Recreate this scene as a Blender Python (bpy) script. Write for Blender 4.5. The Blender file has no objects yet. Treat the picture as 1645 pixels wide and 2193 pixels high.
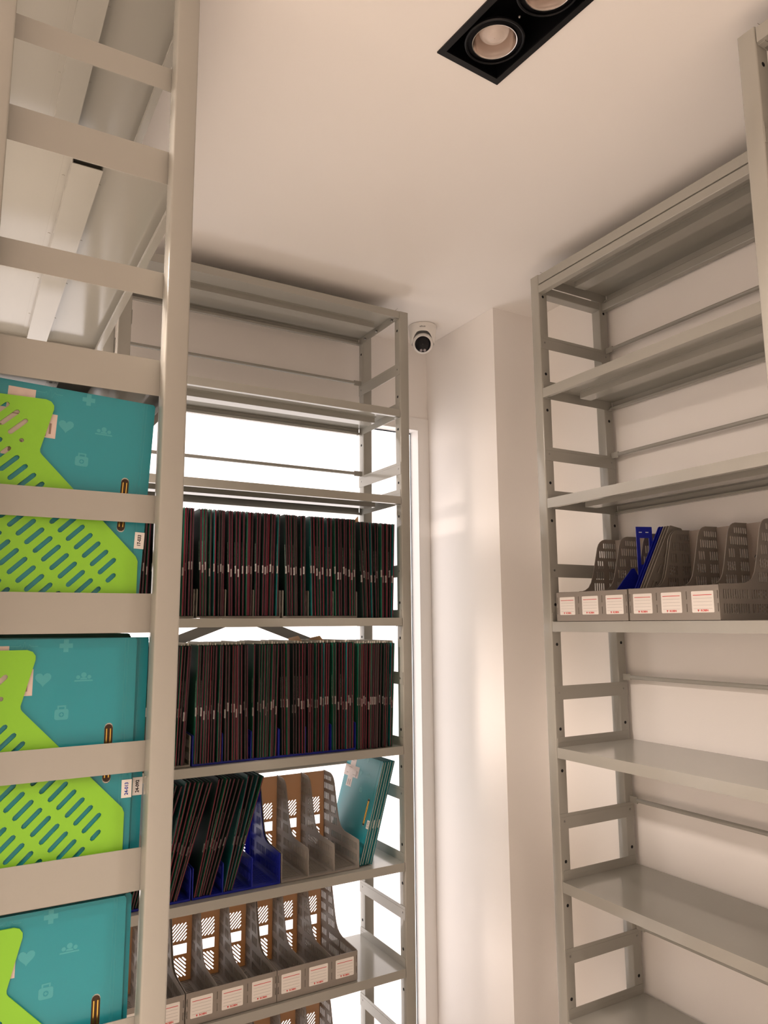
import bpy, bmesh, math, random
from mathutils import Vector, Matrix
from mathutils.geometry import tessellate_polygon

random.seed(7)
sc = bpy.context.scene
col = sc.collection
EYE = 1.55                      # camera height over the floor; every z below is measured from the eye
R = math.radians

# ------------------------------------------------------------------ camera, world, exposure, lights
F_PX = 1580.1
cam_d = bpy.data.cameras.new('camera')
cam = bpy.data.objects.new('camera', cam_d)
col.objects.link(cam)
sc.camera = cam
cam_d.sensor_fit = 'HORIZONTAL'
cam_d.sensor_width = 36.0
cam_d.lens = F_PX / 1645 * 36.0
cam_d.clip_start = 0.02
pitch, yaw, roll = .14873, .52535, -.00705
Fv = Vector((math.sin(yaw) * math.cos(pitch), math.cos(yaw) * math.cos(pitch), math.sin(pitch)))
Rt = Vector((math.cos(yaw), -math.sin(yaw), 0))
Up = Rt.cross(Fv)
R2 = math.cos(roll) * Rt + math.sin(roll) * Up
U2 = -math.sin(roll) * Rt + math.cos(roll) * Up
cam.matrix_world = Matrix(((R2.x, U2.x, -Fv.x, 0), (R2.y, U2.y, -Fv.y, 0), (R2.z, U2.z, -Fv.z, EYE), (0, 0, 0, 1)))

sc.view_settings.view_transform = 'Standard'
sc.view_settings.look = 'None'
sc.view_settings.gamma = 1.0
sc.view_settings.use_curve_mapping = False
sc.view_settings.exposure = 0.0
sc.cycles.max_bounces = 10
sc.cycles.diffuse_bounces = 6
sc.cycles.glossy_bounces = 4
sc.cycles.sample_clamp_indirect = 6.0

world = bpy.data.worlds.new('world')
sc.world = world
world.use_nodes = True
world.node_tree.nodes['Background'].inputs[0].default_value = (.60, .72, .90, 1)
world.node_tree.nodes['Background'].inputs[1].default_value = 0.4

WARM = (1.0, .84, .735)
def area(name, loc, size, power, color=WARM, rot=(0, 0, 0), spread=180):
    d = bpy.data.lights.new(name, 'AREA')
    d.shape = 'DISK'
    d.size = size
    d.energy = power
    d.color = color
    d.spread = R(spread)
    o = bpy.data.objects.new(name, d)
    o.location = (loc[0], loc[1], loc[2] + EYE)
    o.rotation_euler = rot
    col.objects.link(o)
    return o
# lit ceiling lamps behind and left of the camera; the last is an added fill
area('unseen_ceiling_light', (-.85, 1.60, 1.11), .45, 100, spread=165)
area('unseen_ceiling_light', (-.45, -0.30, 1.11), .20, 25, spread=108)
area('unseen_ceiling_light', (.84, .42, 1.11), .14, 6, spread=95)  # added out of view over the aisle; floor bounce brightens the ceiling
WINDOW_POWER = 2.2

# ------------------------------------------------------------------ materials
def principled(name, color, rough=.5, spec=.5, metal=0, bump=0, bscale=200, var=0, vscale=6, coat=0):
    m = bpy.data.materials.new(name)
    m.use_nodes = True
    nt = m.node_tree
    b = nt.nodes['Principled BSDF']
    b.inputs['Base Color'].default_value = (*color, 1)
    b.inputs['Roughness'].default_value = rough
    b.inputs['Metallic'].default_value = metal
    b.inputs['Specular IOR Level'].default_value = spec
    b.inputs['Coat Weight'].default_value = coat
    tc = nt.nodes.new('ShaderNodeTexCoord')
    if bump:
        n = nt.nodes.new('ShaderNodeTexNoise')
        n.inputs['Scale'].default_value = bscale
        n.inputs['Detail'].default_value = 3
        bp = nt.nodes.new('ShaderNodeBump')
        bp.inputs['Strength'].default_value = bump
        bp.inputs['Distance'].default_value = .001
        nt.links.new(tc.outputs['Object'], n.inputs['Vector'])
        nt.links.new(n.outputs['Fac'], bp.inputs['Height'])
        nt.links.new(bp.outputs['Normal'], b.inputs['Normal'])
    if var:
        n = nt.nodes.new('ShaderNodeTexNoise')
        n.inputs['Scale'].default_value = vscale
        n.inputs['Detail'].default_value = 4
        mr = nt.nodes.new('ShaderNodeMapRange')
        mr.inputs['To Min'].default_value = 1 - var
        mr.inputs['To Max'].default_value = 1 + var
        mx = nt.nodes.new('ShaderNodeMix')
        mx.data_type = 'RGBA'
        mx.blend_type = 'MULTIPLY'
        mx.inputs[0].default_value = 1
        mx.inputs[6].default_value = (*color, 1)
        nt.links.new(tc.outputs['Object'], n.inputs['Vector'])
        nt.links.new(n.outputs['Fac'], mr.inputs['Value'])
        nt.links.new(mr.outputs['Result'], mx.inputs[7])
        nt.links.new(mx.outputs[2], b.inputs['Base Color'])
    return m

def plastic(name, color, trans, tw, rough=.45):
    m = principled(name, color, rough, .4)
    nt = m.node_tree
    t = nt.nodes.new('ShaderNodeBsdfTranslucent')
    t.inputs['Color'].default_value = (*trans, 1)
    mx = nt.nodes.new('ShaderNodeMixShader')
    mx.inputs[0].default_value = tw
    out = nt.nodes['Material Output']
    nt.links.new(nt.nodes['Principled BSDF'].outputs[0], mx.inputs[1])
    nt.links.new(t.outputs[0], mx.inputs[2])
    nt.links.new(mx.outputs[0], out.inputs['Surface'])
    return m

M = {}
M['wall'] = principled('painted_wall', (.87, .84, .815), .8, .1, bump=.15, bscale=350, var=.02, vscale=3)
M['ceiling'] = principled('painted_ceiling', (.89, .86, .835), .8, .2, bump=.1, bscale=300, var=.015, vscale=2)
M['floor'] = principled('floor_tile', (.76, .70, .64), .35, .4, var=.05, vscale=4)
M['steel'] = principled('grey_enamelled_steel', (.36, .35, .315), .14, .5, bump=.02, bscale=700, var=.015, vscale=9)
M['steel_dark'] = principled('dark_hole', (.012, .012, .014), .7, .2)
M['bolt'] = principled('zinc_bolt', (.30, .29, .28), .3, .5, metal=.9)
M['frame_white'] = principled('white_window_frame', (.82, .80, .78), .4, .4)
M['gap'] = principled('dark_gap', (.01, .01, .012), .8, .1)
M['grey_plastic'] = plastic('grey_brown_plastic', (.31, .28, .25), (.75, .50, .28), .12)
M['grey_back'] = plastic('thin_grey_brown_plastic', (.31, .28, .25), (1.0, .58, .17), .22)
M['blue_plastic'] = plastic('blue_plastic', (.012, .02, .33), (.02, .05, .9), .15, .35)
M['green_plastic'] = principled('lime_green_plastic', (.235, .54, .032), .42, .4, bump=.05, bscale=900)
M['sticker'] = principled('paper_sticker', (.84, .80, .76), .6, .2)
M['red_ink'] = principled('red_ink', (.62, .03, .03), .6, .2)
M['grey_ink'] = principled('grey_ink', (.30, .29, .28), .6, .2)
M['blue_ink'] = principled('blue_ink', (.02, .05, .35), .6, .2)
M['black_ink'] = principled('black_ink', (.02, .02, .025), .6, .2)
M['teal'] = principled('teal_card', (.018, .265, .320), .30, .5, bump=.03, bscale=900, var=.04, vscale=12)
M['teal_mark'] = principled('pale_teal_print', (.060, .345, .385), .32, .5)
M['teal_edge'] = principled('deep_green_card', (.008, .135, .115), .4, .4)
M['photo_light'] = principled('photo_print_light', (.62, .50, .45), .3, .5, var=.18, vscale=60)
M['photo_dark'] = principled('photo_print_dark', (.25, .17, .13), .3, .5)
M['brass'] = principled('brass_fastener', (.85, .55, .14), .22, .5, metal=1)
M['fast_hole'] = principled('dark_brown_slot', (.045, .022, .010), .5, .3)
M['dk_green'] = principled('dark_green_card', (.008, .095, .055), .45, .35)
M['dk_teal'] = principled('dark_teal_card', (.008, .12, .115), .4, .4)
M['dk_black'] = principled('blackish_green_card', (.006, .022, .015), .5, .3)
M['maroon'] = principled('maroon_card_edge', (.095, .012, .028), .5, .3)
M['maroon2'] = principled('dusky_card_edge', (.065, .022, .030), .5, .3)
M['maroon3'] = principled('crimson_card_edge', (.15, .010, .026), .5, .3)
M['label_grey'] = principled('greyed_label', (.36, .34, .32), .6, .2)
M['cream'] = principled('cream_paper', (.80, .76, .68), .7, .2)
M['manila'] = principled('manila_paper', (.72, .42, .20), .6, .2)
M['print_grey'] = principled('pale_print', (.45, .47, .43), .6, .2)
M['black_metal'] = principled('black_lacquer', (.004, .004, .005), .4, .3)
M['black_well'] = principled('black_well', (.002, .002, .003), .6, .2)
M['silver'] = principled('polished_reflector', (.80, .74, .70), .16, .5, metal=1)
M['bulb_glass'] = principled('frosted_bulb', (.62, .53, .48), .25, .6)
M['cam_white'] = principled('white_camera_shell', (.80, .78, .75), .35, .4)
M['cam_black'] = principled('black_camera_glass', (.004, .004, .006), .30, .2)
M['cam_led'] = principled('camera_sensor_window', (.25, .22, .24), .25, .5)

m = bpy.data.materials.new('backlit_window_blind')
m.use_nodes = True
nt = m.node_tree
nt.nodes.remove(nt.nodes['Principled BSDF'])
em = nt.nodes.new('ShaderNodeEmission')
em.inputs['Color'].default_value = (1.0, .90, .86, 1)
em.inputs['Strength'].default_value = WINDOW_POWER
nt.links.new(em.outputs[0], nt.nodes['Material Output'].inputs['Surface'])
M['blind'] = m

# ------------------------------------------------------------------ mesh builder
class MB:
    def __init__(s):
        s.v = []; s.f = []; s.m = []; s.mats = []
    def mi(s, mat):
        if mat not in s.mats: s.mats.append(mat)
        return s.mats.index(mat)
    def add(s, vs, fs, mat, T=None):
        o = len(s.v); k = s.mi(mat)
        if T is not None: vs = [T @ Vector(v) for v in vs]
        s.v += [tuple(v) for v in vs]
        s.f += [tuple(i + o for i in f) for f in fs]
        s.m += [k] * len(fs)
        return s
    def box(s, x0, x1, y0, y1, z0, z1, mat, T=None):
        vs = [(x, y, z) for x in (x0, x1) for y in (y0, y1) for z in (z0, z1)]
        return s.add(vs, [(0, 1, 3, 2), (4, 6, 7, 5), (0, 4, 5, 1), (2, 3, 7, 6), (0, 2, 6, 4), (1, 5, 7, 3)], mat, T)
    def prism(s, loop, a, b, mat, fn, holes=(), T=None, side_mat=None):
        """plate: 2-D outline (with holes) extruded from a to b; fn(p, q, t) -> 3-D"""
        loops = [list(loop)] + [list(h) for h in holes]
        flat = [p for l in loops for p in l]
        tris = tessellate_polygon([[Vector((p[0], p[1], 0)) for p in l] for l in loops])
        n = len(flat)
        vs = [fn(p[0], p[1], a) for p in flat] + [fn(p[0], p[1], b) for p in flat]
        area2 = lambda t: (flat[t[1]][0]-flat[t[0]][0])*(flat[t[2]][1]-flat[t[0]][1]) - (flat[t[2]][0]-flat[t[0]][0])*(flat[t[1]][1]-flat[t[0]][1])
        tris = [t if area2(t) > 0 else (t[0], t[2], t[1]) for t in tris if abs(area2(t)) > 1e-14]
        s.add(vs, [tuple(reversed(t)) for t in tris] + [tuple(i + n for i in t) for t in tris], mat, T)
        sides = []
        o = 0
        for li, l in enumerate(loops):
            k = len(l)
            ar = sum(l[i][0]*l[(i+1) % k][1] - l[(i+1) % k][0]*l[i][1] for i in range(k))
            ccw = ar > 0
            for i in range(k):
                j = (i + 1) % k
                q = (o+i, o+j, o+j+n, o+i+n)
                if (li == 0) != ccw: q = tuple(reversed(q))
                sides.append(q)
            o += k
        s.add(vs, sides, side_mat or mat, T)
        return s
    def tube(s, p0, p1, r, mat, n=10, r1=None, cap=True, T=None):
        p0 = Vector(p0); p1 = Vector(p1); r1 = r if r1 is None else r1
        d = (p1 - p0).normalized()
        a = d.orthogonal().normalized(); b = d.cross(a)
        vs = []
        for (p, rr) in ((p0, r), (p1, r1)):
            for i in range(n):
                t = 2*math.pi*i/n
                vs.append(p + (a*math.cos(t) + b*math.sin(t))*rr)
        fs = [(i, (i+1) % n, (i+1) % n + n, i+n) for i in range(n)]
        if cap: fs += [tuple(range(n-1, -1, -1)), tuple(range(n, 2*n))]
        return s.add(vs, fs, mat, T)
    def lathe(s, prof, mat, n=48, T=None, close=False):
        vs = []; fs = []
        k = len(prof)
        for i in range(n):
            t = 2*math.pi*i/n
            for r, z in prof: vs.append((r*math.cos(t), r*math.sin(t), z))
        for i in range(n):
            j = (i+1) % n
            for q in range(k-1):
                fs.append((i*k+q, j*k+q, j*k+q+1, i*k+q+1))
        return s.add(vs, fs, mat, T)
    def mesh(s, name, smooth=None):
        me = bpy.data.meshes.new(name)
        me.from_pydata(s.v, [], s.f)
        for mt in s.mats: me.materials.append(M[mt])
        me.polygons.foreach_set('material_index', s.m)
        me.update()
        if smooth is not None:
            me.polygons.foreach_set('use_smooth', [True]*len(me.polygons))
            me.set_sharp_from_angle(angle=R(smooth))
        return me
    def build(s, name, parent=None, smooth=None):
        me = s.mesh(name, smooth)
        o = bpy.data.objects.new(name, me)
        col.objects.link(o)
        if parent is not None: o.parent = parent
        return o

XYZ = lambda p, q, t: (p, q, t)
XZ = lambda p, q, t: (p, t, q)           # outline in x-z, thickness along y
YZ = lambda p, q, t: (t, p, q)           # outline in y-z, thickness along x

def tag(o, label=None, cat=None, group=None, kind=None):
    if label: o['label'] = label
    if cat: o['category'] = cat
    if group: o['group'] = group
    if kind: o['kind'] = kind
    return o
def put(o, x, y, z, rz=0, ry=0, rx=0):
    o.location = (x, y, z + EYE)
    o.rotation_euler = (rx, ry, rz)
    return o
def thing(name, label, cat, loc, rz=0, group=None):
    o = bpy.data.objects.new(name, None)
    o.empty_display_size = .05
    col.objects.link(o)
    put(o, *loc, rz)
    return tag(o, label, cat, group)
def copy_tree(o, parent=None):
    c = o.copy()
    col.objects.link(c)
    c.parent = parent
    for ch in list(o.children): copy_tree(ch, c)
    return c
def rrect(x0, x1, y0, y1, r, n=4):
    pts = []
    for cx, cy, a0 in ((x1-r, y0+r, -90), (x1-r, y1-r, 0), (x0+r, y1-r, 90), (x0+r, y0+r, 180)):
        for i in range(n+1):
            a = R(a0 + 90*i/n)
            pts.append((cx + r*math.cos(a), cy + r*math.sin(a)))
    return pts
def slot(cx, cy, L, r, ang=0, n=3):
    """rounded slot of overall length L, half-width r"""
    h = max(L/2 - r, 1e-5)
    c, s_ = math.cos(ang), math.sin(ang)
    pts = []
    for sgn, a0 in ((1, -90), (-1, 90)):
        for i in range(n+1):
            a = R(a0 + 180*i/n)
            x = sgn*h + r*math.cos(a); y = r*math.sin(a)
            pts.append((cx + x*c - y*s_, cy + x*s_ + y*c))
    return pts
_font = {}
def text_into(mb, body, size, mat, T, thick=.0002, bold=0, cond=1.0):
    """lettering as real geometry in the x-y plane of T, centred"""
    cu = bpy.data.curves.new('lettering', 'FONT')
    cu.body = body; cu.size = size; cu.align_x = 'CENTER'; cu.align_y = 'CENTER'
    cu.offset = bold; cu.resolution_u = 3
    cu.extrude = thick/2
    o = bpy.data.objects.new('lettering', cu)
    col.objects.link(o)
    dg = bpy.context.evaluated_depsgraph_get()
    me = bpy.data.meshes.new_from_object(o.evaluated_get(dg))
    vs = [Vector((v.co.x*cond, v.co.y, v.co.z)) for v in me.vertices]
    fs = [tuple(p.vertices) for p in me.polygons]
    mb.add(vs, fs, mat, T)
    bpy.data.objects.remove(o)
    bpy.data.meshes.remove(me)
    bpy.data.curves.remove(cu)

# ------------------------------------------------------------------ the room
CEIL = 1.14
WX = 1.840          # right wall
WY = 2.463          # window wall
CX, CY = 1.637, 2.018   # pillar corner
LX, BY = -2.3, -2.6
def struct(name, mb, smooth=None):
    o = mb.build(name, smooth=smooth)
    o.location.z = EYE
    o['kind'] = 'structure'
    return o
struct('floor', MB().box(LX, WX, BY, WY, -EYE-.1, -EYE, 'floor'))
# ceiling with the cut-out of the recessed lamp
LAMP_C = Vector((.8555, 1.0235)); LAMP_ROT = R(4.0)
def lamp_pt(u, v):
    c, s_ = math.cos(LAMP_ROT), math.sin(LAMP_ROT)
    return (LAMP_C.x + u*c - v*s_, LAMP_C.y + u*s_ + v*c)
hole = [lamp_pt(-.076, .076), lamp_pt(-.076, -.221), lamp_pt(.076, -.221), lamp_pt(.076, .076)]
struct('ceiling', MB().prism([(LX, BY), (WX, BY), (WX, WY), (LX, WY)], CEIL, CEIL+.012, 'ceiling', XYZ, [hole]))
struct('wall_right', MB().box(WX, WX+.1, BY, WY+.12, -EYE, CEIL+.15, 'wall'))
struct('wall_left', MB().box(LX-.1, LX, BY, WY+.12, -EYE, CEIL+.15, 'wall'))
struct('wall_near', MB().box(LX-.1, WX+.1, BY-.1, BY, -EYE, CEIL+.15, 'wall'))
WO = (-.62, 1.5860, -1.47, .773)       # window opening
struct('wall_far', MB().prism([(LX, -EYE), (WX, -EYE), (WX, CEIL+.012), (LX, CEIL+.012)], WY, WY+.12, 'wall', XZ,
       [[(WO[0], WO[2]), (WO[1], WO[2]), (WO[1], WO[3]), (WO[0], WO[3])]]))
struct('wall_pillar', MB().box(CX, WX-.0005, CY, WY-.0005, -EYE, CEIL-.0005, 'wall'))
win = bpy.data.objects.new('window_1', None); col.objects.link(win); win.location.z = EYE; win['kind'] = 'structure'
fr = MB()
x0, x1, z0, z1 = WO
# flat casing on the wall round the opening
fr.prism([(x0-.05, z0-.05), (CX-.0008, z0-.05), (CX-.0008, z1+.050), (x0-.05, z1+.050)], WY-.009, WY+.001, 'frame_white', XZ,
         [[(x0, z0), (x1, z0), (x1, z1), (x0, z1)]])
# thin lining of the reveal
for q_ in ((x1-.0015, x1-.0003, z0, z1), (x0+.0003, x0+.0015, z0, z1), (x0+.0015, x1-.0015, z1-.0015, z1-.0003), (x0+.0015, x1-.0015, z0+.0003, z0+.0015)):
    fr.box(q_[0], q_[1], WY-.0085, WY+.043, q_[2], q_[3], 'frame_white')
fr.build('window_frame', win)
MB().box(x0+.006, x1-.0075, WY+.0445, WY+.0455, z0+.006, z1-.0075, 'blind').build('window_blind', win)
MB().box(x0+.0016, x1-.0016, WY+.050, WY+.052, z0+.0016, z1-.0016, 'gap').build('dark_backing', win)

# ------------------------------------------------------------------ steel racks
PW = .0355           # post width
def make_post(holes, hole_y, facing, flip_y):
    pass

def rack(name, label, origin, L, D, rz, zs, braces, rods, lip=.029, beams=False, xbr=None, floorz=-EYE, top=1.083):
    t = thing(name, label, 'shelf rack', origin, rz)
    z00 = floorz
    def T(z): return z - origin[2]
    bolt_z = []
    for ui, u in enumerate((0, L-PW)):
        for vi, v in enumerate((0, D-PW)):
            mb = MB()
            loop = rrect(u, u+PW, v, v+PW, .0032, 3)
            mb.prism(loop, T(z00), T(top), 'steel', XYZ)
            # dark punched holes on the inner side of the post
            ux = u+PW if ui == 0 else u
            sg = 1 if ui == 0 else -1
            for s_ in zs:
                for dz in (.050, -.066):
                    if s_+dz > top-.03: continue
                    a, b = ux - sg*.001, ux + sg*.0003
                    mb.tube((a, v+PW*.5, T(s_+dz)), (b, v+PW*.5, T(s_+dz)), .0046, 'steel_dark', 14)
            mb.build('post', t, 40)
    u0, u1 = PW+.0022, L-PW-.0022
    for si, s_ in enumerate(zs):
        zt = T(s_); zb = zt - lip
        if beams and si == 0:
            zb = zt - .028
        mb = MB()
        th = .0012
        mb.box(u0, u1, 0, D, zt-th, zt, 'steel')
        for (a, b, r0, r1) in ((0, th, th, .014), (D-th, D, D-.014, D-th)):
            mb.box(u0, u1, a, b, zb, zt-th, 'steel')
            mb.box(u0, u1, r0, r1, zb, zb+th, 'steel')
            # small return up on the inner edge of the folded lip
            e = r1 if a == 0 else r0
            mb.box(u0, u1, e-.0006, e+.0006, zb+th, zb+.008, 'steel')
        # stiffening channel under the sheet
        c = D*.5
        ha, hb, hd = u0+.028, u1-.028, .020
        mb.box(ha, hb, c-.023, c+.023, zt-hd-.001, zt-hd, 'steel')
        for sg_ in (-1, 1):
            y0_, y1_ = sorted((c+sg_*.0218, c+sg_*.023))
            mb.box(ha, hb, y0_, y1_, zt-hd, zt-th, 'steel')
            y0_, y1_ = sorted((c+sg_*.023, c+sg_*.034))
            mb.box(ha, hb, y0_, y1_, zt-th-.0012, zt-th, 'steel')
            for q_ in range(4):
                uu = ha + (hb-ha)*(q_+.35)/4
                mb.tube((uu, c+sg_*.0285, zt-th-.0012), (uu, c+sg_*.0285, zt-th-.0018), .0022, 'steel', 8)
        sh = mb.build('shelf', t)
        for ui in (0, 1):
            ua, ub = (PW, PW+.0018) if ui == 0 else (L-PW-.0018, L-PW)
            mb = MB()
            zh = min(zt+.0265, T(top)-.001)
            y0_, y1_ = .004, D-.004
            mb.prism(rrect(y0_, y1_, zb-.001, zh, .004, 2), ua, ub, 'steel', YZ)
            ue = ub if ui == 0 else ua
            sg = 1 if ui == 0 else -1
            # folded line on the bracket and bolts
            mb.box(min(ue, ue+sg*.0006), max(ue, ue+sg*.0006), y0_+.004, y1_-.004, zt+.0125, zt+.0135, 'steel')
            # hooked tab under the shelf corner
            for yy in (.006, D-.022):
                mb.box(min(ue, ue+sg*.012), max(ue, ue+sg*.012), yy, yy+.016, zb-.0022, zb-.0008, 'steel')
            if si == 0 and not beams:
                for yy in (.045, D*.52, D-.06):
                    mb.tube((ue, yy, zt-.018), (ue+sg*.008, yy, zt-.018), .0042, 'bolt', 8)
            mb.build('end_bracket', t)
    for (bz1, bz0) in braces:
        for ui in (0, 1):
            ua, ub = (PW, PW+.0015) if ui == 0 else (L-PW-.0015, L-PW)
            ue = ub if ui == 0 else ua
            sg = 1 if ui == 0 else -1
            mb = MB()
            mb.prism([(.001, T(bz0)), (D-.001, T(bz0)), (D-.001, T(bz1)), (.001, T(bz1))], ua, ub, 'steel', YZ)
            zz = T(bz1)-.010
            mb.box(min(ue, ue+sg*.0005), max(ue, ue+sg*.0005), .002, D-.002, zz, zz+.0008, 'steel')
            for yy in (PW*.5, D-PW*.5):
                mb.tube((ue, yy, T((bz0+bz1)/2)), (ue+sg*.0012, yy, T((bz0+bz1)/2)), .0030, 'bolt', 8)
            mb.build('brace', t)
    for z in rods:
        mb = MB()
        y = D-PW*.45
        mb.tube((PW+.03, y, T(z)), (L-PW-.03, y, T(z)), .0062, 'steel', 12)
        for a, b in ((PW, PW+.03), (L-PW-.03, L-PW)):
            mb.box(a, b, y-.0016, y+.0016, T(z)-.0095, T(z)+.0095, 'steel')
        mb.build('tie_rod', t, 40)
    if beams:
        z1_ = T(zs[0])-.0308; z0_ = z1_-.0255
        for v in (0.0005, D-PW*.62-.0005):
            MB().prism(rrect(v, v+PW*.62, z0_, z1_, .002, 2), PW, L-PW, 'steel', YZ).build('top_beam', t)
        for u in (.001, L-PW+.001):
            MB().prism(rrect(u, u+PW-.002, z0_, z1_, .002, 2), PW, D-PW, 'steel', XZ).build('cross_beam', t)
    if xbr:
        zc, slope = xbr
        for sg in (1, -1):
            mb = MB()
            w = .017
            hl = (L-2*PW)/2
            y = D - .004 - (.004 if sg > 0 else 0)
            a = Vector((L/2-hl, zc-sg*slope*hl)); b = Vector((L/2+hl, zc+sg*slope*hl))
            mb.prism([(a.x, T(a.y)-w), (b.x, T(b.y)-w), (b.x, T(b.y)+w), (a.x, T(a.y)+w)], y, y+.0015, 'steel', XZ)
            mb.build('diagonal_brace', t)
    return t

ZC_S = [1.079, .710, .366, -.001, -.358, -.720, -1.077, -1.435]
rack('metal_shelf_rack', 'long grey steel shelf rack against the right wall beside the pillar', (1.525, 1.688, -EYE), .93, .302, R(-90),
     ZC_S, [(.883, .841), (.527, .485), (.170, .130), (-.186, -.226), (-.541, -.583), (-.898, -.938), (-1.26, -1.30)],
     [.882, .528, .175, -.171, -.532, -.89], lip=.029, beams=True)
ZB_S = [1.082, .7255, .4215, .0153, -.394, -.748, -1.057, -1.413]
rack('metal_shelf_rack', 'grey steel shelf rack full of files in front of the bright window', (.350, 2.100, -EYE), .9715, .302, 0,
     ZB_S, [(.895, .853), (.5415, .4995), (.1905, .150), (-.161, -.201), (-.523, -.563), (-.880, -.920), (-1.24, -1.28)],
     [.900, .550, -.480, -.83], lip=.0255, xbr=(.026, .37))
ZA_S = [1.079, .7395, .3825, .0187, -.3407, -.700, -1.06, -1.42]
rack('metal_shelf_rack', 'nearest grey steel rack at the left, its ladder-like end toward the viewer', (.289, 1.100, -EYE), .975, .3045, R(90),
     ZA_S, [(.917, .875), (.555, .512), (.194, .151), (-.167, -.210), (-.535, -.577), (-.885, -.925), (-1.24, -1.28)],
     [.90, .55], lip=.030)
rack('metal_shelf_rack', 'grey steel rack cut off by the right edge of the photo, nearest the viewer', (1.205, .740, -EYE), .90, .60, R(-90),
     [1.078, .715, .36, 0, -.36, -.72, -1.08, -1.435], [(.89, .85), (.53, .49), (.17, .13), (-.19, -.23)], [.88, .53], lip=.030)

# ------------------------------------------------------------------ file organisers
# side profile: distance from the front edge, height
PROF = [(0, .002), (.002, 0), (.255, 0), (.255, .2515), (.206, .2500), (.196, .2475), (.186, .2420), (.178, .2340), (.172, .2220),
        (.163, .190), (.156, .165), (.148, .138), (.139, .1150), (.128, .1005), (.115, .0930), (.098, .0880), (.003, .0840), (0, .0815)]
LOW = [(0, .002), (.002, 0), (.255, 0), (.255, .086), (.003, .0840), (0, .0815)]
def prof_front(z):
    pts = [(.002, .082), (.115, .092), (.128, .1005), (.139, .115), (.148, .138), (.156, .165), (.163, .19), (.172, .222), (.186, .242)]
    for (a, za), (b, zb) in zip(pts, pts[1:]):
        if za <= z <= zb: return a + (b-a)*(z-za)/(zb-za)
    return 0 if z < .082 else .19
def side_holes():
    H = []
    for zc, h in ((.027, .024), (.061, .024)):
        x = .016
        while x < .242:
            if not (.110 < x < .123 or .196 < x < .207): H.append(slot(x, zc, h, .0026, R(90), 2))
            x += .0090
    for zc, h in ((.103, .026), (.137, .026), (.171, .026), (.203, .024), (.230, .018)):
        f0 = prof_front(min(zc+h/2, .241)) + .009
        x = .2455
        i = 0
        while x > f0:
            if not (.200 < x < .2095 and zc < .19): H.append(slot(x, zc, h, .0026, R(90), 2))
            x -= .0090
            i += 1
    return H
SIDE_H = side_holes()
SIDE_LOW = [h for h in SIDE_H if max(p[1] for p in h) < .08]
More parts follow.
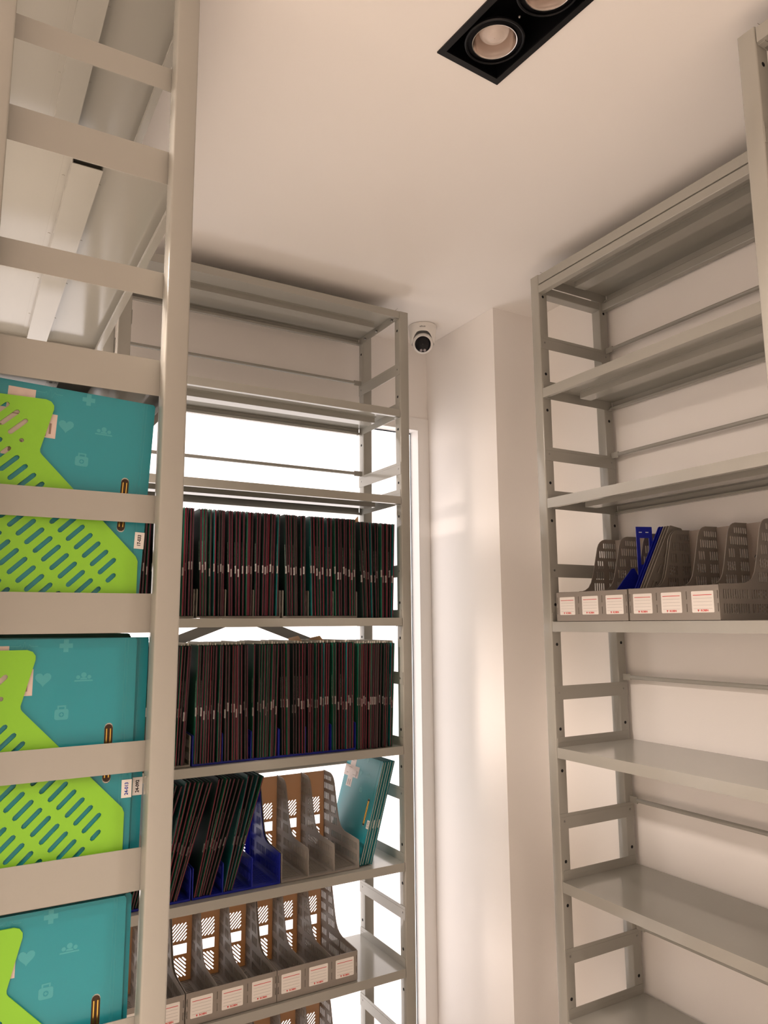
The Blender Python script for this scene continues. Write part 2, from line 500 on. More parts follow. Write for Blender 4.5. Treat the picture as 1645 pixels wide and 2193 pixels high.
def organiser(n, w, mat, front, low=0):
    """n compartments, total width w, front at y=0; returns list of (name, MB, children)"""
    parts = []
    d = .255
    pw = w/n
    tk = .0022
    for i in range(n+1):
        x = min(max(i*pw - tk/2, 0), w-tk)
        mb = MB().prism(LOW, x, x+tk, mat, YZ, SIDE_LOW) if i < low else MB().prism(PROF, x, x+tk, mat, YZ, SIDE_H)
        parts.append(('side_panel', mb, []))
    for i in range(n):
        xa, xb = i*pw + tk/2+.0003, (i+1)*pw - tk/2-.0003
        if i == 0: xa = tk+.0003
        if i == n-1: xb = w-tk-.0003
        cx = (xa+xb)/2
        H = [[(cx-.027, .080), (cx+.027, .080), (cx+.027, .109), (cx-.027, .109)]]
        for (zb, zt, ang) in ((.017, .072, 135), (.117, .167, 45)):
            # diagonal slots clipped to a band
            zc = (zb+zt)/2; hh = (zt-zb)/2
            k = -.085
            while k < .085:
                # line through (cx+k, zc) at the angle; clip to |x|<.026, |z|<hh
                dx = math.cos(R(ang)); dz = math.sin(R(ang))
                lo, hi = -1, 1
                for (p, dd, lim) in ((k, dx, .0262), (0, dz, hh)):
                    t0, t1 = sorted(((-lim-p)/dd, (lim-p)/dd))
                    lo, hi = max(lo, t0), min(hi, t1)
                if hi - lo > .008:
                    tm = (lo+hi)/2
                    H.append(slot(cx+k+dx*tm, zc+dz*tm, hi-lo, .0021, R(ang), 2))
                k += .0105
        mb = MB().prism([(xa, .004), (xb, .004), (xb, .2495), (xa, .2495)], d-.0045, d-.0023, 'grey_back' if mat == 'grey_plastic' else mat, XZ, H)
        parts.append(('back_panel', mb, []))
    H = []
    for i in range(n):
        cx = (i+.5)*pw
        y = .022
        while y < .236:
            H.append(slot(cx, y, pw*.74, .0022, 0, 2))
            y += .0092
    parts.append(('base', MB().prism([(tk, .0012), (w-tk, .0012), (w-tk, d-.005), (tk, d-.005)], .0035, .0058, mat, XYZ, H)
                  .box(tk, w-tk, .0008, .0024, 0.0005, .0060, mat), []))
    if front:
        mb = MB()
        H = []
        for i in range(n+1):
            x = min(max(i*pw, .0035), w-.0035)
            for zc in (.030, .060):
                H.append([(x-.0009, zc-.0095), (x+.0009, zc-.0095), (x+.0009, zc+.0095), (x-.0009, zc+.0095)])
        mb.prism([(0.0, .001), (w, .001), (w, .0825), (0.0, .0825)], -.0028, -.0006, mat, XZ, H)
        subs = []
        for i in range(n):
            cx = (i+.5)*pw
            s_ = MB()
            s_.prism(rrect(cx-.0300, cx+.0300, .0185, .0690, .0022, 2), -.0033, -.0028, 'sticker', XZ)
            s_.box(cx-.0255, cx+.0255, -.0035, -.0033, .0590, .0604, 'red_ink')
            for q in range(4):
                s_.box(cx-.0255, cx+.0255, -.0035, -.0033, .0517-q*.0080, .0521-q*.0080, 'grey_ink')
            T = Matrix.Translation((cx+.004, -.0034, .0232)) @ Matrix.Rotation(R(90), 4, 'X') @ Matrix.Shear('XY', 4, (0.18, 0))
            text_into(s_, 'ROBIN', .0068, 'red_ink', T, bold=.0002)
            # little bird mark to the left of the name
            bx = cx-.0120
            s_.prism([(bx-.003, .0252), (bx-.001, .0262), (bx+.0003, .0246), (bx+.0028, .0262), (bx+.0016, .0240), (bx+.0004, .0222), (bx-.0008, .0204), (bx-.0018, .0206), (bx-.0012, .0226), (bx-.0024, .0238)],
                     -.0035, -.0033, 'red_ink', XZ)
            subs.append(('label_sticker', s_))
        parts.append(('front_panel', mb, subs))
    return parts
PROTO = {}
def organiser_thing(key, label, loc, rz, group=None):
    """copies share mesh data with the first of their kind"""
    kinds = {'blue3low': (3, .257, 'blue_plastic', False, 3), 'blue2low': (2, .172, 'blue_plastic', False, 3), 'grey_front3': (3, .257, 'grey_plastic', True), 'grey3': (3, .257, 'grey_plastic', False), 'grey2': (2, .172, 'grey_plastic', False),
             'grey_front2': (2, .172, 'grey_plastic', True), 'blue3': (3, .257, 'blue_plastic', False), 'blue2': (2, .172, 'blue_plastic', False),
             'grey_front3w': (3, .2645, 'grey_plastic', True), 'grey3w': (3, .2645, 'grey_plastic', False)}
    if key not in PROTO:
        n, w, mat, front = kinds[key][:4]
        low = kinds[key][4] if len(kinds[key]) > 4 else 0
        t = thing('file_organiser', label, 'file organiser', loc, rz, group)
        for nm, mb, subs in organiser(n, w, mat, front, low):
            p = mb.build(nm, t)
            for sn, sm in subs: sm.build(sn, p)
        PROTO[key] = t
        return t
    c = copy_tree(PROTO[key])
    put(c, *loc, rz)
    tag(c, label, 'file organiser')
    if group: c['group'] = group
    elif 'group' in c: del c['group']
    return c

# right rack: organisers with label fronts
ZR = -.001 + .0006
organiser_thing('grey_front3w', 'grey three-slot file organiser with white labels, next to the end post of right rack', (1.5285, 1.6290, ZR), R(-90))
organiser_thing('grey_front3w', 'labelled grey file organiser holding leaning loose panels, right of the first one', (1.5285, 1.3590, ZR), R(-90))
# window rack, top filled shelf
def rowz(s_): return s_ + .0006
organiser_thing('grey2', 'two-slot grey organiser under folders, upper file row, left end behind near post', (.424, 2.118, rowz(ZB_S[3])), 0)
organiser_thing('grey3', 'grey organiser holding folders in the upper file row, left of the middle', (.603, 2.118, rowz(ZB_S[3])), 0)
organiser_thing('grey3', 'grey organiser holding folders in the upper file row, right of the middle', (.868, 2.118, rowz(ZB_S[3])), 0)
organiser_thing('grey2', 'two-slot grey organiser under folders, second file row, left end', (.426, 2.118, rowz(ZB_S[4])), 0)
organiser_thing('blue3', 'blue organiser holding folders in the second file row, left one', (.604, 2.118, rowz(ZB_S[4])), 0)
organiser_thing('blue3', 'blue organiser holding folders in the second file row, right one', (.862, 2.118, rowz(ZB_S[4])), 0)
organiser_thing('blue2low', 'two-slot blue organiser under slanting folders, leftmost on third file row', (.440, 2.124, rowz(ZB_S[5])), 0)
organiser_thing('blue3low', 'blue organiser with empty right slot beside the slanting folders', (.617, 2.124, rowz(ZB_S[5])), 0)
organiser_thing('grey3', 'empty open-front grey organiser between blue organiser and leaning teal folders', (.8775, 2.124, rowz(ZB_S[5])), 0)
organiser_thing('grey_front2', 'two-slot labelled grey organiser, leftmost in the empty row, behind near post', (.430, 2.114, rowz(ZB_S[6])), 0)
organiser_thing('grey_front3', 'empty labelled grey organiser in the middle of the empty row', (.605, 2.114, rowz(ZB_S[6])), 0)
organiser_thing('grey_front3', 'empty labelled grey organiser at the right of the empty row', (.8640, 2.114, rowz(ZB_S[6])), 0)
organiser_thing('grey_front3', 'grey organiser at bottom photo edge, the left one of its shelf', (.605, 2.120, rowz(ZB_S[7])), 0)
organiser_thing('grey_front3', 'grey organiser at bottom photo edge, the right one of its shelf', (.864, 2.120, rowz(ZB_S[7])), 0)

# lime green organisers in the near rack (front faces +x); big diagonal slots
GPROF = [(0, 0), (.250, 0), (.250, .306), (.1385, .3060), (.1315, .3035), (.1275, .2980), (.1273, .2920), (.1425, .2310), (.1420, .2265), (.1395, .2230),
         (.003, .0815), (0, .0745)]
def green_holes():
    H = []
    # measured grid: slots at 45 degrees (rising to the front), pitch .0165 across and .0431 along the slot direction
    ux, uz = .7071, .7071                 # along the slot (towards the front, up), in (X, z)
    px, pz = .01145, -.01175              # next slot in its row
    ox, oz = .1470+.0098, .1100+.0098     # centre of one measured slot (X, z)
    for r in range(-9, 3):
        for k in range(-22, 22):
            X = ox + k*px + r*.0308
            Zz = oz + k*pz + r*.0308
            f = .2345 - X; z = Zz - .0187
            L = .0276 + .0058
            # two ends, with margin
            e = []
            for sg in (-1, 1):
                fx = f - sg*ux*(L/2-.0029); fz = z + sg*uz*(L/2-.0029)
                e.append((fx, fz))
            def inside(p, mrg=.0085):
                fx, fz = p
                if fx < .0315 or fx > .250-mrg or fz < .016 or fz > .306-.0125: return False
                # lower diagonal from (0,.0775) to (.142,.2285), keep below
                dl = (fz - (.0775 + (fx)*1.06))/1.457
                if fx < .1425 and dl > -.020: return False
                # slanted throat
                if fz > .2285 and fx < .1425 - (fz-.2285)*.24 + .018: return False
                return True
            ins = [inside(p) for p in e]
            if all(ins): H.append(slot((e[0][0]+e[1][0])/2, (e[0][1]+e[1][1])/2, L, .0033, R(135), 3))
            elif any(ins):
                g0 = e[0] if ins[0] else e[1]; g1 = e[1] if ins[0] else e[0]
                n = 0
                for q in range(1, 9):
                    p = (g0[0]+(g1[0]-g0[0])*q/9, g0[1]+(g1[1]-g0[1])*q/9)
                    if inside(p): n = q
                    else: break
                if n >= 4:
                    p = (g0[0]+(g1[0]-g0[0])*n/9, g0[1]+(g1[1]-g0[1])*n/9)
                    LL = math.hypot(p[0]-g0[0], p[1]-g0[1]) + .0058
                    H.append(slot((g0[0]+p[0])/2, (g0[1]+p[1])/2, LL, .0033, R(135), 3))
    c = (.2345-.0674, .2602-.0187)
    H = [h for h in H if min(math.hypot(p[0]-c[0], p[1]-c[1]) for p in h) > .0075]
    H.append([(c[0]+.0031*math.cos(t*math.pi/5), c[1]+.0031*math.sin(t*math.pi/5)) for t in range(10)])
    return H
GH = green_holes()
def green_organiser(loc, label):
    # local: x along rack (three slots), y from the front to the rear; turned by +90 degrees
    t = thing('file_organiser', label, 'file organiser', loc, R(90))
    pw = .0855
    for i in range(4):
        MB().prism(GPROF, i*pw, i*pw+.0025, 'green_plastic', YZ, GH).build('side_panel', t)
    for i in range(3):
        MB().box(i*pw+.003, (i+1)*pw-.0005, .2465, .2490, .004, .30, 'green_plastic').build('back_panel', t)
    MB().box(.0027, 3*pw-.0002, .002, .246, .0015, .0040, 'green_plastic').build('base', t)
    return t
GX, GY = .2345, 1.1445
green_organiser((GX, GY, .0187+.0005), 'lime green file organiser on the upper filled shelf of the near rack')
green_organiser((GX-.004, GY, -.3407+.0005), 'lime green file organiser on the middle filled shelf of the near rack')
green_organiser((GX+.001, GY, -.700+.0005), 'lime green file organiser at the bottom left corner of the photo')

# ------------------------------------------------------------------ teal folders (art printed on the face)
FW, FH = .235, .315
def heart_pts(cx, cz, s_, n=22):
    pts = []
    for i in range(n):
        t = 2*math.pi*i/n
        pts.append((cx + s_*.0625*16*math.sin(t)**3, cz + s_*.0625*(13*math.cos(t)-5*math.cos(2*t)-2*math.cos(3*t)-math.cos(4*t))))
    return pts
def disc(cx, cz, r, n=14): return [(cx+r*math.cos(2*math.pi*i/n), cz+r*math.sin(2*math.pi*i/n)) for i in range(n)]
def plus(cx, cz, a, b): return [(cx-b, cz-a), (cx+b, cz-a), (cx+b, cz-b), (cx+a, cz-b), (cx+a, cz+b), (cx+b, cz+b), (cx+b, cz+a), (cx-b, cz+a), (cx-b, cz+b), (cx-a, cz+b), (cx-a, cz-b), (cx-b, cz-b)]
def teal_folder(label, thick=.006, number=None, ink='blue_ink', number_dx=0, papers=.0, group=None, lab_dz=0):
    """local: x from rear (0) to front edge (FW), z up, face at y=0 looking to -y"""
    t = thing('file_folder', label, 'folder', (0, 0, 0), 0, group)
    e = .00025
    mb = MB()
    mb.prism([(0, 0), (FW-.003, 0), (FW, .003), (FW, FH-.003), (FW-.003, FH), (0, FH)], 0, .0011, 'teal', XZ, [slot(.2003, .1525, .084, .0058, R(90), 5)], side_mat='teal_edge')
    f = lambda pts, m_, holes=(): mb.prism(pts, -e, 0, m_, XZ, holes)
    f(plus(.1374, .3050, .0088, .0032), 'teal_mark')
    f(heart_pts(.1100, .2600, .0105), 'teal_mark')
    for px_, pz_, r_ in ((.1630, .2635, .0036), (.1555, .2605, .0027), (.1705, .2605, .0027)):
        f(disc(px_, pz_, r_), 'teal_mark')
    f([(.1505, .2545), (.1755, .2545), (.1750, .2565), (.1510, .2565)], 'teal_mark')
    f([(.1580, .2572), (.1680, .2572), (.1665, .2598), (.1595, .2598)], 'teal_mark')
    f(rrect(.1270, .1452, .2030, .2175, .0030, 3), 'teal_mark', [disc(.1361, .2100, .0035)])
    f(plus(.1361, .2100, .0020, .0007), 'teal_mark')
    f([(.1305, .2177), (.1325, .2177), (.1325, .2205), (.1397, .2205), (.1397, .2177), (.1417, .2177), (.1417, .2225), (.1305, .2225)], 'teal_mark')
    ecg = [(.066, .3050), (.076, .3050), (.079, .3065), (.081, .3020), (.084, .3115), (.087, .2985), (.090, .3075), (.092, .3050), (.101, .3050)]
    for (a, b), (c, d) in zip(ecg, ecg[1:]):
        f([(a, b-.0004), (c, d-.0004), (c, d+.0004), (a, b+.0004)], 'teal_mark')
    # cross-shaped photograph of a building
    f(plus(.0470, .2560, .0500, .0180), 'photo_light')
    e2 = .0004
    for wx, wz, ww, wh in ((.082, .245, .004, .020), (.089, .247, .003, .016), (.040, .215, .005, .018), (.052, .215, .005, .018), (.046, .285, .016, .0015), (.020, .243, .012, .002), (.070, .241, .022, .0015), (.036, .262, .02, .0015)):
        mb.box(wx-ww/2, wx+ww/2, -e2, -e, wz-wh/2+.005, wz+wh/2+.005, 'photo_dark')
    for cx_ in (.2185, .2225):
        f([(cx_, .002), (cx_+.0003, .002), (cx_+.0003, FH-.002), (cx_, FH-.002)], 'teal_mark')
    mb.build('front_cover', t)
    MB().box(.004, FW-.004, .0013, thick-.0013, .002, FH-.003+papers, 'cream').build('papers', t)
    MB().prism([(0, 0), (FW+.0005, 0), (FW+.0005, FH), (0, FH)], thick-.0011, thick, 'teal', XZ, side_mat='teal_edge').build('back_cover', t)
    fb = MB()
    fb.prism(slot(.2003, .1525, .080, .0054, R(90), 5), .0001, .0010, 'fast_hole', XZ)
    for dx in (-.0026, .0026):
        fb.tube((.2003+dx, .0000, .1185), (.2003+dx, .0000, .1865), .0012, 'brass', 8)
    fb.build('metal_fastener', t, 40)
    if number:
        lb = MB()
        lb.prism([(.2215+number_dx, .0880+lab_dz), (FW+.0006+number_dx, .0880+lab_dz), (FW+.0006+number_dx, .1130+lab_dz), (.2215+number_dx, .1130+lab_dz)], -.0008, -.0003, 'sticker', XZ)
        T = Matrix.Translation((.2285+number_dx, -.0009, .1005+lab_dz)) @ Matrix.Rotation(R(90), 4, 'X') @ Matrix.Rotation(R(90), 4, 'Z')
        text_into(lb, number, .0068, ink, T, bold=.0002, cond=.92)
        lb.build('number_label', t)
    return t
def place_face(o, x, y, z, tilt=0, rz=0):
    """x,y,z = rear lower corner"""
    o.location = (x, y, z+EYE)
    o.rotation_euler = (0, R(tilt), rz)
    return o
# near rack, faces toward -y
YF = GY + .0042
o = place_face(teal_folder('shiny teal folder tilted forward in the upper lime green organiser', .0055, '17-033', 'black_ink'), .0035, YF, .0187+.0166, 2.6)
o = place_face(teal_folder('teal folder behind the tilted one on the upper filled near shelf', .0055), .0010, YF+.0075, .0187+.0095, 1.0)
o = place_face(teal_folder('teal folder numbered 24-013 in the middle lime green organiser', .0055, '24-013'), .0047, YF, -.3407+.0062, 0)
o = place_face(teal_folder('darker teal folder numbered 24-092, sticking out behind the folder 24-013', .0055, '24-092', 'black_ink'), .0205, YF+.0070, -.3407+.0085, .5)
o = place_face(teal_folder('teal folder in the bottom lime green organiser, lower left corner of photo', .0055, None), .0047, YF, -.700+.0055, 0)
o = place_face(teal_folder('dark teal folder with grey papers behind the bottom left folder', .0120, None, papers=.004), .0135, YF+.0075, -.700+.0055, 0)

# ------------------------------------------------------------------ thin patient folders of the window rack
# local: front edge toward -y at y=0, thickness along +x, z up
def thin_folder_proto(kind, thick, face, edge, labz, text, papers):
    h = .312; w = .238
    mb = MB()
    c = .0012
    mb.prism([(0, 0), (w, 0), (w, h), (.004, h), (0, h-.004)], 0, c, face, YZ)                    # left cover, face seen from the left
    mb.prism([(.0006, .0), (w, .0), (w, h-.001), (.0006, h-.001)], thick-c, thick, face, YZ, side_mat=edge)
    k = MB()
    o = mb.build('file_folder')
    sp = MB()
    sp.box(c, thick-c, .0006, w-.003, .001, h-.003, edge)
    sp.build('spine_insert', o)
    if papers:
        pm = MB()
        a = random.uniform(.02, .08)
        if papers == 'tab':
            pm.prism([(a, h-.05), (a+.11, h-.05), (a+.11, h+.012), (a+.03, h+.020), (a, h+.004)], thick*.3, thick*.3+.0004, 'manila', YZ)
        elif papers == 'flap':
            pm.prism([(.01, h-.05), (.07, h-.05), (.05, h+.004), (.012, h+.020)], thick*.3, thick*.3+.0004, 'manila', YZ)
        else:
            pm.box(c+.0001, max(thick-c-.0001, c+.0008), .010, w-.01, h-.004, h+random.choice((.003, .005, .007)), 'cream')
        pm.build('papers', o)
    lb = MB()
    lb.box(-.0004, 0, .0003, .0065, labz, labz+.023, 'label_grey')
    if thick > .005: lb.box(-.0004, thick*.4, -.0003, .0003, labz, labz+.023, 'label_grey')
    lb.box(-.0006, -.0004, .0018, .0042, labz+.004, labz+.018, 'black_ink')
    lb.build('number_label', o)
    if text:
        tb = MB()
        z = .150
        while z < .215:
            tb.box(-.0003, 0, .0065, .0085, z, z+random.choice((.0018, .0026)), 'print_grey')
            z += .0034
        tb.build('printed_line', o)
    return o
FACES = ['dk_green']*4 + ['dk_teal'] + ['dk_black']*6
EDGES = ['maroon']*5 + ['maroon2']*4 + ['maroon3']*2
protos = {}
used = set()
def ordinal(n):
    words = ['first', 'second', 'third', 'fourth', 'fifth', 'sixth', 'seventh', 'eighth', 'ninth', 'tenth', 'eleventh', 'twelfth', 'thirteenth',
             'fourteenth', 'fifteenth', 'sixteenth', 'seventeenth', 'eighteenth', 'nineteenth', 'twentieth']
    if n <= 20: return words[n-1]
    if n < 30: return 'twenty-' + words[n-21]
    return 'thirtieth'
def thin_folder(thick, row):
    th = min((.0042, .0052, .0062, .0075), key=lambda a: abs(a-thick))
    face = random.choice(FACES); edge = random.choice(EDGES)
    labz = random.choice((.132, .128, .124, .114)) if row != 'low' else random.choice((.116, .122, .128))
    text = random.random() < .5
    pap = None
    r = random.random()
    if row == 'second': pap = 'tab' if r < .05 else ('paper' if r < .8 else None)
    if row == 'upper': pap = 'flap' if r < .03 else None
    key = (th, face, edge, labz, text, pap)
    if key not in protos:
        o = thin_folder_proto('x', th, face, edge, labz, text, pap)
        protos[key] = o
    else:
        o = copy_tree(protos[key])
    green = {'dk_green': 'dark green', 'dk_teal': 'dark teal', 'dk_black': 'blackish green'}[face]
    ed = {'maroon': 'maroon', 'maroon2': 'dusky red', 'maroon3': 'crimson'}[edge]
    return o, th, green, ed
def fill(binrow, x0, x1, zbase, pitch, row, tilt0, tilt1, rowname, where, group, yf=2.113, zscale=1.0, first=True):
    hh = min(.25, .085 if row == 'low' else .25)
    if tilt0 < 0: x0 += hh*math.sin(R(-tilt0))
    if tilt1 > 0: x1 -= (hh*math.sin(R(tilt1)) if row != 'low' else .031)
    n = max(1, int((x1-x0)/pitch))
    ws = [random.choice((1, 1, 1, 1.15, 1.15, 1.9)) if row != 'low' else random.choice((1, 1, 1.2, 1.5)) for i in range(n)]
    xs = [sum(ws[:i])/sum(ws) for i in range(n)]
    for i in range(n):
        x = x0 + (x1-x0)*xs[i] + .0006
        o, th, green, ed = thin_folder(pitch*random.uniform(.50, .68), row)
        a = tilt0 + (tilt1-tilt0)*i/max(1, n-1) + random.uniform(-.04, .04)
        y = yf + random.uniform(-.004, .005)
        lift = max(0, -math.sin(R(a)) * th) if a < 0 else math.sin(R(a)) * th
        put(o, x, y, zbase + lift + .0004, 0, R(a))
        o.scale = (1, 1, zscale)
        tag(o, '%s %s-edged folder, %s, %s' % (green, ed, ordinal(i+1) + ' ' + where, rowname), 'folder', group)
G4 = 'folders in the upper file row of the window rack'
G5 = 'folders in the second file row of the window rack'
G6 = 'slanting folders in the third file row of the window rack'
zb4 = ZB_S[3] + .0068
bins4 = [(.428, .508, 1.5, .5, 'from left in hidden left slot'), (.514, .592, .8, -.5, 'in slot left of first divider'),
         (.6055, .684, -1.1, -.5, 'right of first grey divider'), (.6905, .770, -1.2, .1, 'right of second grey divider'),
         (.776, .856, .1, .7, 'right of third grey divider'), (.8705, .950, -1.8, -.6, 'right of double grey divider'),
         (.9555, 1.036, -1.6, -.3, 'right of fifth grey divider'), (1.041, 1.122, -.9, -.1, 'right of sixth grey divider')]
for a, b, t0, t1, w in bins4:
    fill(None, a, b, zb4, .0092, 'upper', t0, t1, 'upper file row', w, G4)
fill(None, 1.134, 1.266, ZB_S[3]+.0006, .0086, 'upper', -2.2, 1.6, 'upper file row', 'of loose group by right post', G4)
zb5 = ZB_S[4] + .0068
bins5 = [(.430, .508, 1.2, 1.5, 'from left in hidden left slot'), (.514, .592, 1.4, 2.0, 'in grey slot before blue organiser'),
         (.607, .688, .5, .1, 'in first blue slot'), (.6915, .772, -.6, -1.2, 'in second blue slot'), (.777, .858, -.3, .9, 'in third blue slot'),
         (.865, .946, -1.3, -.3, 'in fourth blue slot'), (.9505, 1.032, -.5, .5, 'in fifth blue slot'), (1.036, 1.116, -.3, .7, 'in sixth blue slot')]
for a, b, t0, t1, w in bins5:
    fill(None, a, b, zb5, .0078, 'second', t0, t1, 'second file row', w, G5, zscale=1.045)
fill(None, 1.124, 1.262, ZB_S[4]+.0006, .0074, 'second', .6, 2.0, 'second file row', 'of loose group by right post', G5, zscale=1.05)
zb6 = ZB_S[5] + .0068
bins6 = [(.442, .523, 11.5, 16.8, 'in hidden left blue slot'), (.527, .609, 11.5, 16.8, 'in second blue slot'), (.620, .700, 11.5, 17, 'in third blue slot'), (.7045, .764, 12.0, 16.8, 'beside the empty blue slot')]
for a, b, t0, t1, w in bins6:
    fill(None, a, b, zb6, .0068, 'low', t0, t1, 'slanting third file row', w, G6, yf=2.124)

GA = 'dark folders behind the teal ones in the near rack'
for zsurf, rn in ((.0187, 'upper'), (-.3407, 'middle')):
    k = 0
    for y0_, y1_ in ((1.176 if zsurf < 0 else 1.169, 1.226), (1.2335, 1.311), (1.319, 1.396)):
        y = y0_
        while y < y1_ - .006:
            o, th, green, ed = thin_folder(.0062, 'near')
            k += 1
            put(o, .2360 + random.uniform(-.002, .002), y, zsurf + .0058, R(90))
            o.scale = (1, 1, 1.03 if zsurf < 0 else 1)
            tag(o, '%s %s-edged folder, %s behind teal folders, %s near shelf' % (green, ed, ordinal(k), rn), 'folder', GA)
            y += .0092
# leaning teal folders at the right of the third file row (face toward -x)
names = ['front one with a cross-shaped photo', 'second from the front', 'third from the front', 'fourth from the front', 'rearmost, against the right post']
for i in range(5):
    o = teal_folder('teal folder leaning right beside empty grey organiser, %s' % names[i], .0065, '21-0%d' % (45+i*3), 'black_ink', group='leaning teal folders', lab_dz=-.002*(i % 2)+.02)
    # rotate so that local +x -> -y, face -y -> -x, then lean about the y axis
    rot = Matrix.Rotation(R(16.2), 4, 'Y') @ Matrix.Rotation(R(-90), 4, 'Z')
    base = Matrix.Translation((1.1415 + i*.0092, 2.136+FW+.002*(i % 2), ZB_S[5]+.0032+EYE))
    o.matrix_world = base @ rot

# ------------------------------------------------------------------ loose organiser panels standing in the right rack
def loose_panel(label, mat, profile, holes, M4, group=None):
    mb = MB().prism(profile, -.0012, .0012, mat, XZ, holes)
    o = mb.build('organiser_panel')
    o.matrix_world = Matrix.Translation((0, 0, EYE)) @ M4
    return tag(o, label, 'plastic panel', None, None)
zr = ZR + .0066
bp_h = [[(.010, .150), (.038, .150), (.038, .225), (.010, .225)], [(.008, .240), (.018, .240), (.018, .2425), (.008, .2425)], [(.028, .240), (.038, .240), (.038, .2425), (.028, .2425)]]
bp_h += [slot(.014+.010*i, .06, .05, .0020, R(80), 2) for i in range(3)]
Mx = Matrix.Translation((1.655, 1.4355, zr)) @ Matrix.Rotation(math.atan2(-.017, .045), 4, 'Z')
loose_panel('upright blue plastic panel with a window, loose in the first grey organiser', 'blue_plastic', [(0, 0), (.048, 0), (.048, .257), (0, .257)], bp_h, Mx)
LP = [(0, 0), (.055, 0), (.213, .249), (.209, .252), (.166, .258), (.161, .256)]
LH = [slot(.045+.0315*i, .045+.045*i, .030, .0022, R(57), 2) for i in range(5)] + [slot(.056+.0315*i, .042+.045*i, .030, .0022, R(57), 2) for i in range(5)]
flat = lambda x, y, z: Matrix.Translation((x, y, z))
loose_panel('blue plastic panel leaning backwards, the left one of two', 'blue_plastic', LP, LH, flat(1.556, 1.4085, zr))
loose_panel('blue plastic panel leaning backwards, touching the loose grey panels', 'blue_plastic', LP, LH, flat(1.560, 1.4025, zr))
loose_panel('small slanted blue plastic panel lying low in the first organiser', 'blue_plastic', [(.010, .066), (.02, .0), (.11, .035), (.118, .112), (.098, .140), (.088, .138)], [disc(.085, .075, .007)], flat(1.553, 1.4460, zr))
for i, (yy, lbl) in enumerate(((1.3955, 'loose grey plastic panel leaning backwards, next to the blue ones'), (1.3865, 'loose grey plastic panel leaning backwards, middle of three'), (1.3765, 'loose grey plastic panel leaning backwards, nearest the second organiser'))):
    loose_panel(lbl, 'grey_plastic', LP, LH, flat(1.562, yy, zr))

# ------------------------------------------------------------------ recessed twin ceiling lamp (switched off)
lamp = thing('recessed_ceiling_lamp', 'black rectangular twin downlight recessed in the ceiling, switched off', 'ceiling lamp', (LAMP_C.x, LAMP_C.y, CEIL), LAMP_ROT)
fw = .0815
MB().prism([(-fw, -.2265), (fw, -.2265), (fw, fw), (-fw, fw)], -.0035, -.0003, 'black_metal', XYZ, [[(-.068, -.213), (.068, -.213), (.068, .068), (-.068, .068)]]).build('frame', lamp)
wb = MB()
wb.box(-.0755, -.0735, -.220, .075, -.0003, .09, 'black_well').box(.0735, .0755, -.220, .075, -.0003, .09, 'black_well')
wb.box(-.0735, .0735, -.220, -.218, -.0003, .09, 'black_well').box(-.0735, .0735, .073, .075, -.0003, .09, 'black_well')
wb.box(-.0755, .0755, -.220, .075, .09, .092, 'black_well')
wb.build('housing', lamp)
for cy in (0.0, -.1455):
    T = Matrix.Translation((0, cy, 0))
    g = MB()
    g.lathe([(.0595, .001), (.0600, .004), (.0590, .006), (.0555, .006), (.0540, .003), (.0545, .0005), (.0570, -.0005), (.0595, .001)], 'black_metal', T=T)
    g.lathe([(.0555, .005), (.0500, .0045), (.0465, .0040), (.0450, .0015), (.0440, .0015)], 'black_well', T=T)
    ring = g.build('gimbal_ring', lamp, 50)
    MB().lathe([(.0445, .0005), (.0430, .0008), (.0422, .004), (.0395, .018), (.0345, .031), (.0260, .041), (.014, .047), (.0005, .048)], 'silver', T=T).build('reflector', ring, 60)
    MB().lathe([(.0310, .034), (.0305, .026), (.0280, .019), (.0225, .0140), (.0190, .0135), (.0180, .0120), (.010, .0098), (.0005, .0092)], 'bulb_glass', T=T).build('bulb', ring, 60)
MB().lathe([(.0005, -.002), (.002, -.001), (.0025, .0015)], 'bolt', 12, T=Matrix.Translation((-.004, -.074, -.001))).build('screw', lamp, 60)

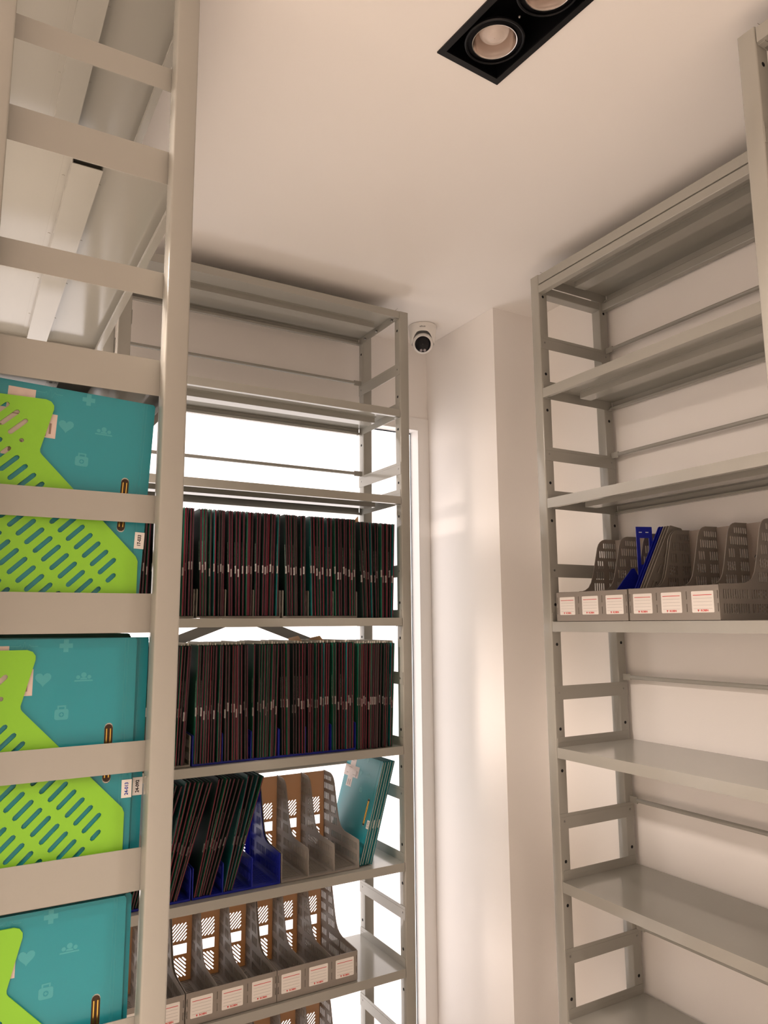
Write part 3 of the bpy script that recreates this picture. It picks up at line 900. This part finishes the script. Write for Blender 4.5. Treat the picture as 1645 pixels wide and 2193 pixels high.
# ------------------------------------------------------------------ dome camera on the ceiling
cd = thing('security_camera', 'white dome security camera on the ceiling with a round black lens window', 'security camera', (1.509, 2.293, CEIL), 0)
hm = MB()
hp = [(.0005, -.0006), (.0530, -.0006), (.0548, -.0020), (.0548, -.0105), (.0538, -.0125), (.0535, -.0140), (.0528, -.025), (.0515, -.040), (.0495, -.055), (.0470, -.066), (.0450, -.072), (.0435, -.0725), (.0425, -.070)]
NS = 64
hv_ = Vector((-1.509, -2.293)).normalized()
vs_ = []
for i in range(NS):
    t_ = 2*math.pi*i/NS
    cd_ = math.cos(t_)*hv_.x + math.sin(t_)*hv_.y
    w_ = max(0, (cd_-.25)/.75); w_ = w_*w_*(3-2*w_)
    for r_, z_ in hp:
        if z_ < -.0141: z_ = -.014 + (z_+.014)*(1-.68*w_)
        vs_.append((r_*math.cos(t_), r_*math.sin(t_), z_))
k_ = len(hp)
hm.add(vs_, [(i*k_+q, ((i+1) % NS)*k_+q, ((i+1) % NS)*k_+q+1, i*k_+q+1) for i in range(NS) for q in range(k_-1)], 'cam_white')
hm.build('base_housing', cd, 50)
view = Vector((-1.509, -2.293, -CEIL + .02)).normalized()
face_dir = Vector((view.x*.93, view.y*.93, view.z*1.25)).normalized()
ball_c = Vector((0, 0, -.0660)) + face_dir*.009
q = face_dir.to_track_quat('Z', 'Y').to_matrix().to_4x4()
TB = Matrix.Translation(ball_c) @ q
b = MB()
prof = []
for i in range(0, 17):
    a = R(-60 + i*(60+38)/16)
    prof.append((.0405*math.cos(a), .0405*math.sin(a)))
prof += [(.0315, .0262), (.0305, .0262)]
b.lathe(prof, 'cam_white', 48, T=TB)
eye = b.build('camera_ball', cd, 50)
g = MB().lathe([(.0310, .0255), (.0300, .0272), (.022, .0288), (.0005, .0300)], 'cam_black', 48, T=TB)
lens = g.build('lens_window', eye, 50)
g = MB()
# two small sensor windows near the lower rim of the glass
down = TB.inverted().to_3x3() @ Vector((0, 0, -1)); down.z = 0; down.normalize()
side = Vector((-down.y, down.x, 0))
for sg in (-1, 1):
    c = down*.0225 + side*sg*.0068
    g.prism(disc(c.x, c.y, .0052, 12), .0270, .0302, 'cam_led', XYZ, T=TB)
g.build('sensor_window', lens)
g = MB()
hv = Vector((-1.509, -2.293, 0)).normalized()
ang = math.atan2(hv.y, hv.x)
# brand lettering and screw recess on the housing, facing the viewer
Tt = Matrix.Rotation(ang + math.pi/2, 4, 'Z') @ Matrix.Translation((0.0, -.0542, -.0195)) @ Matrix.Rotation(R(90-5), 4, 'X')
text_into(g, 'alhua', .0085, 'grey_ink', Tt, thick=.0008, bold=.0002, cond=1.25)
g.build('brand_lettering', cd)
g = MB()
g.box(-.0135, -.0060, -.0556, -.0525, -.0085, -.0030, 'sticker', T=Matrix.Rotation(ang + math.pi/2, 4, 'Z'))
g.build('screw_cover', cd)
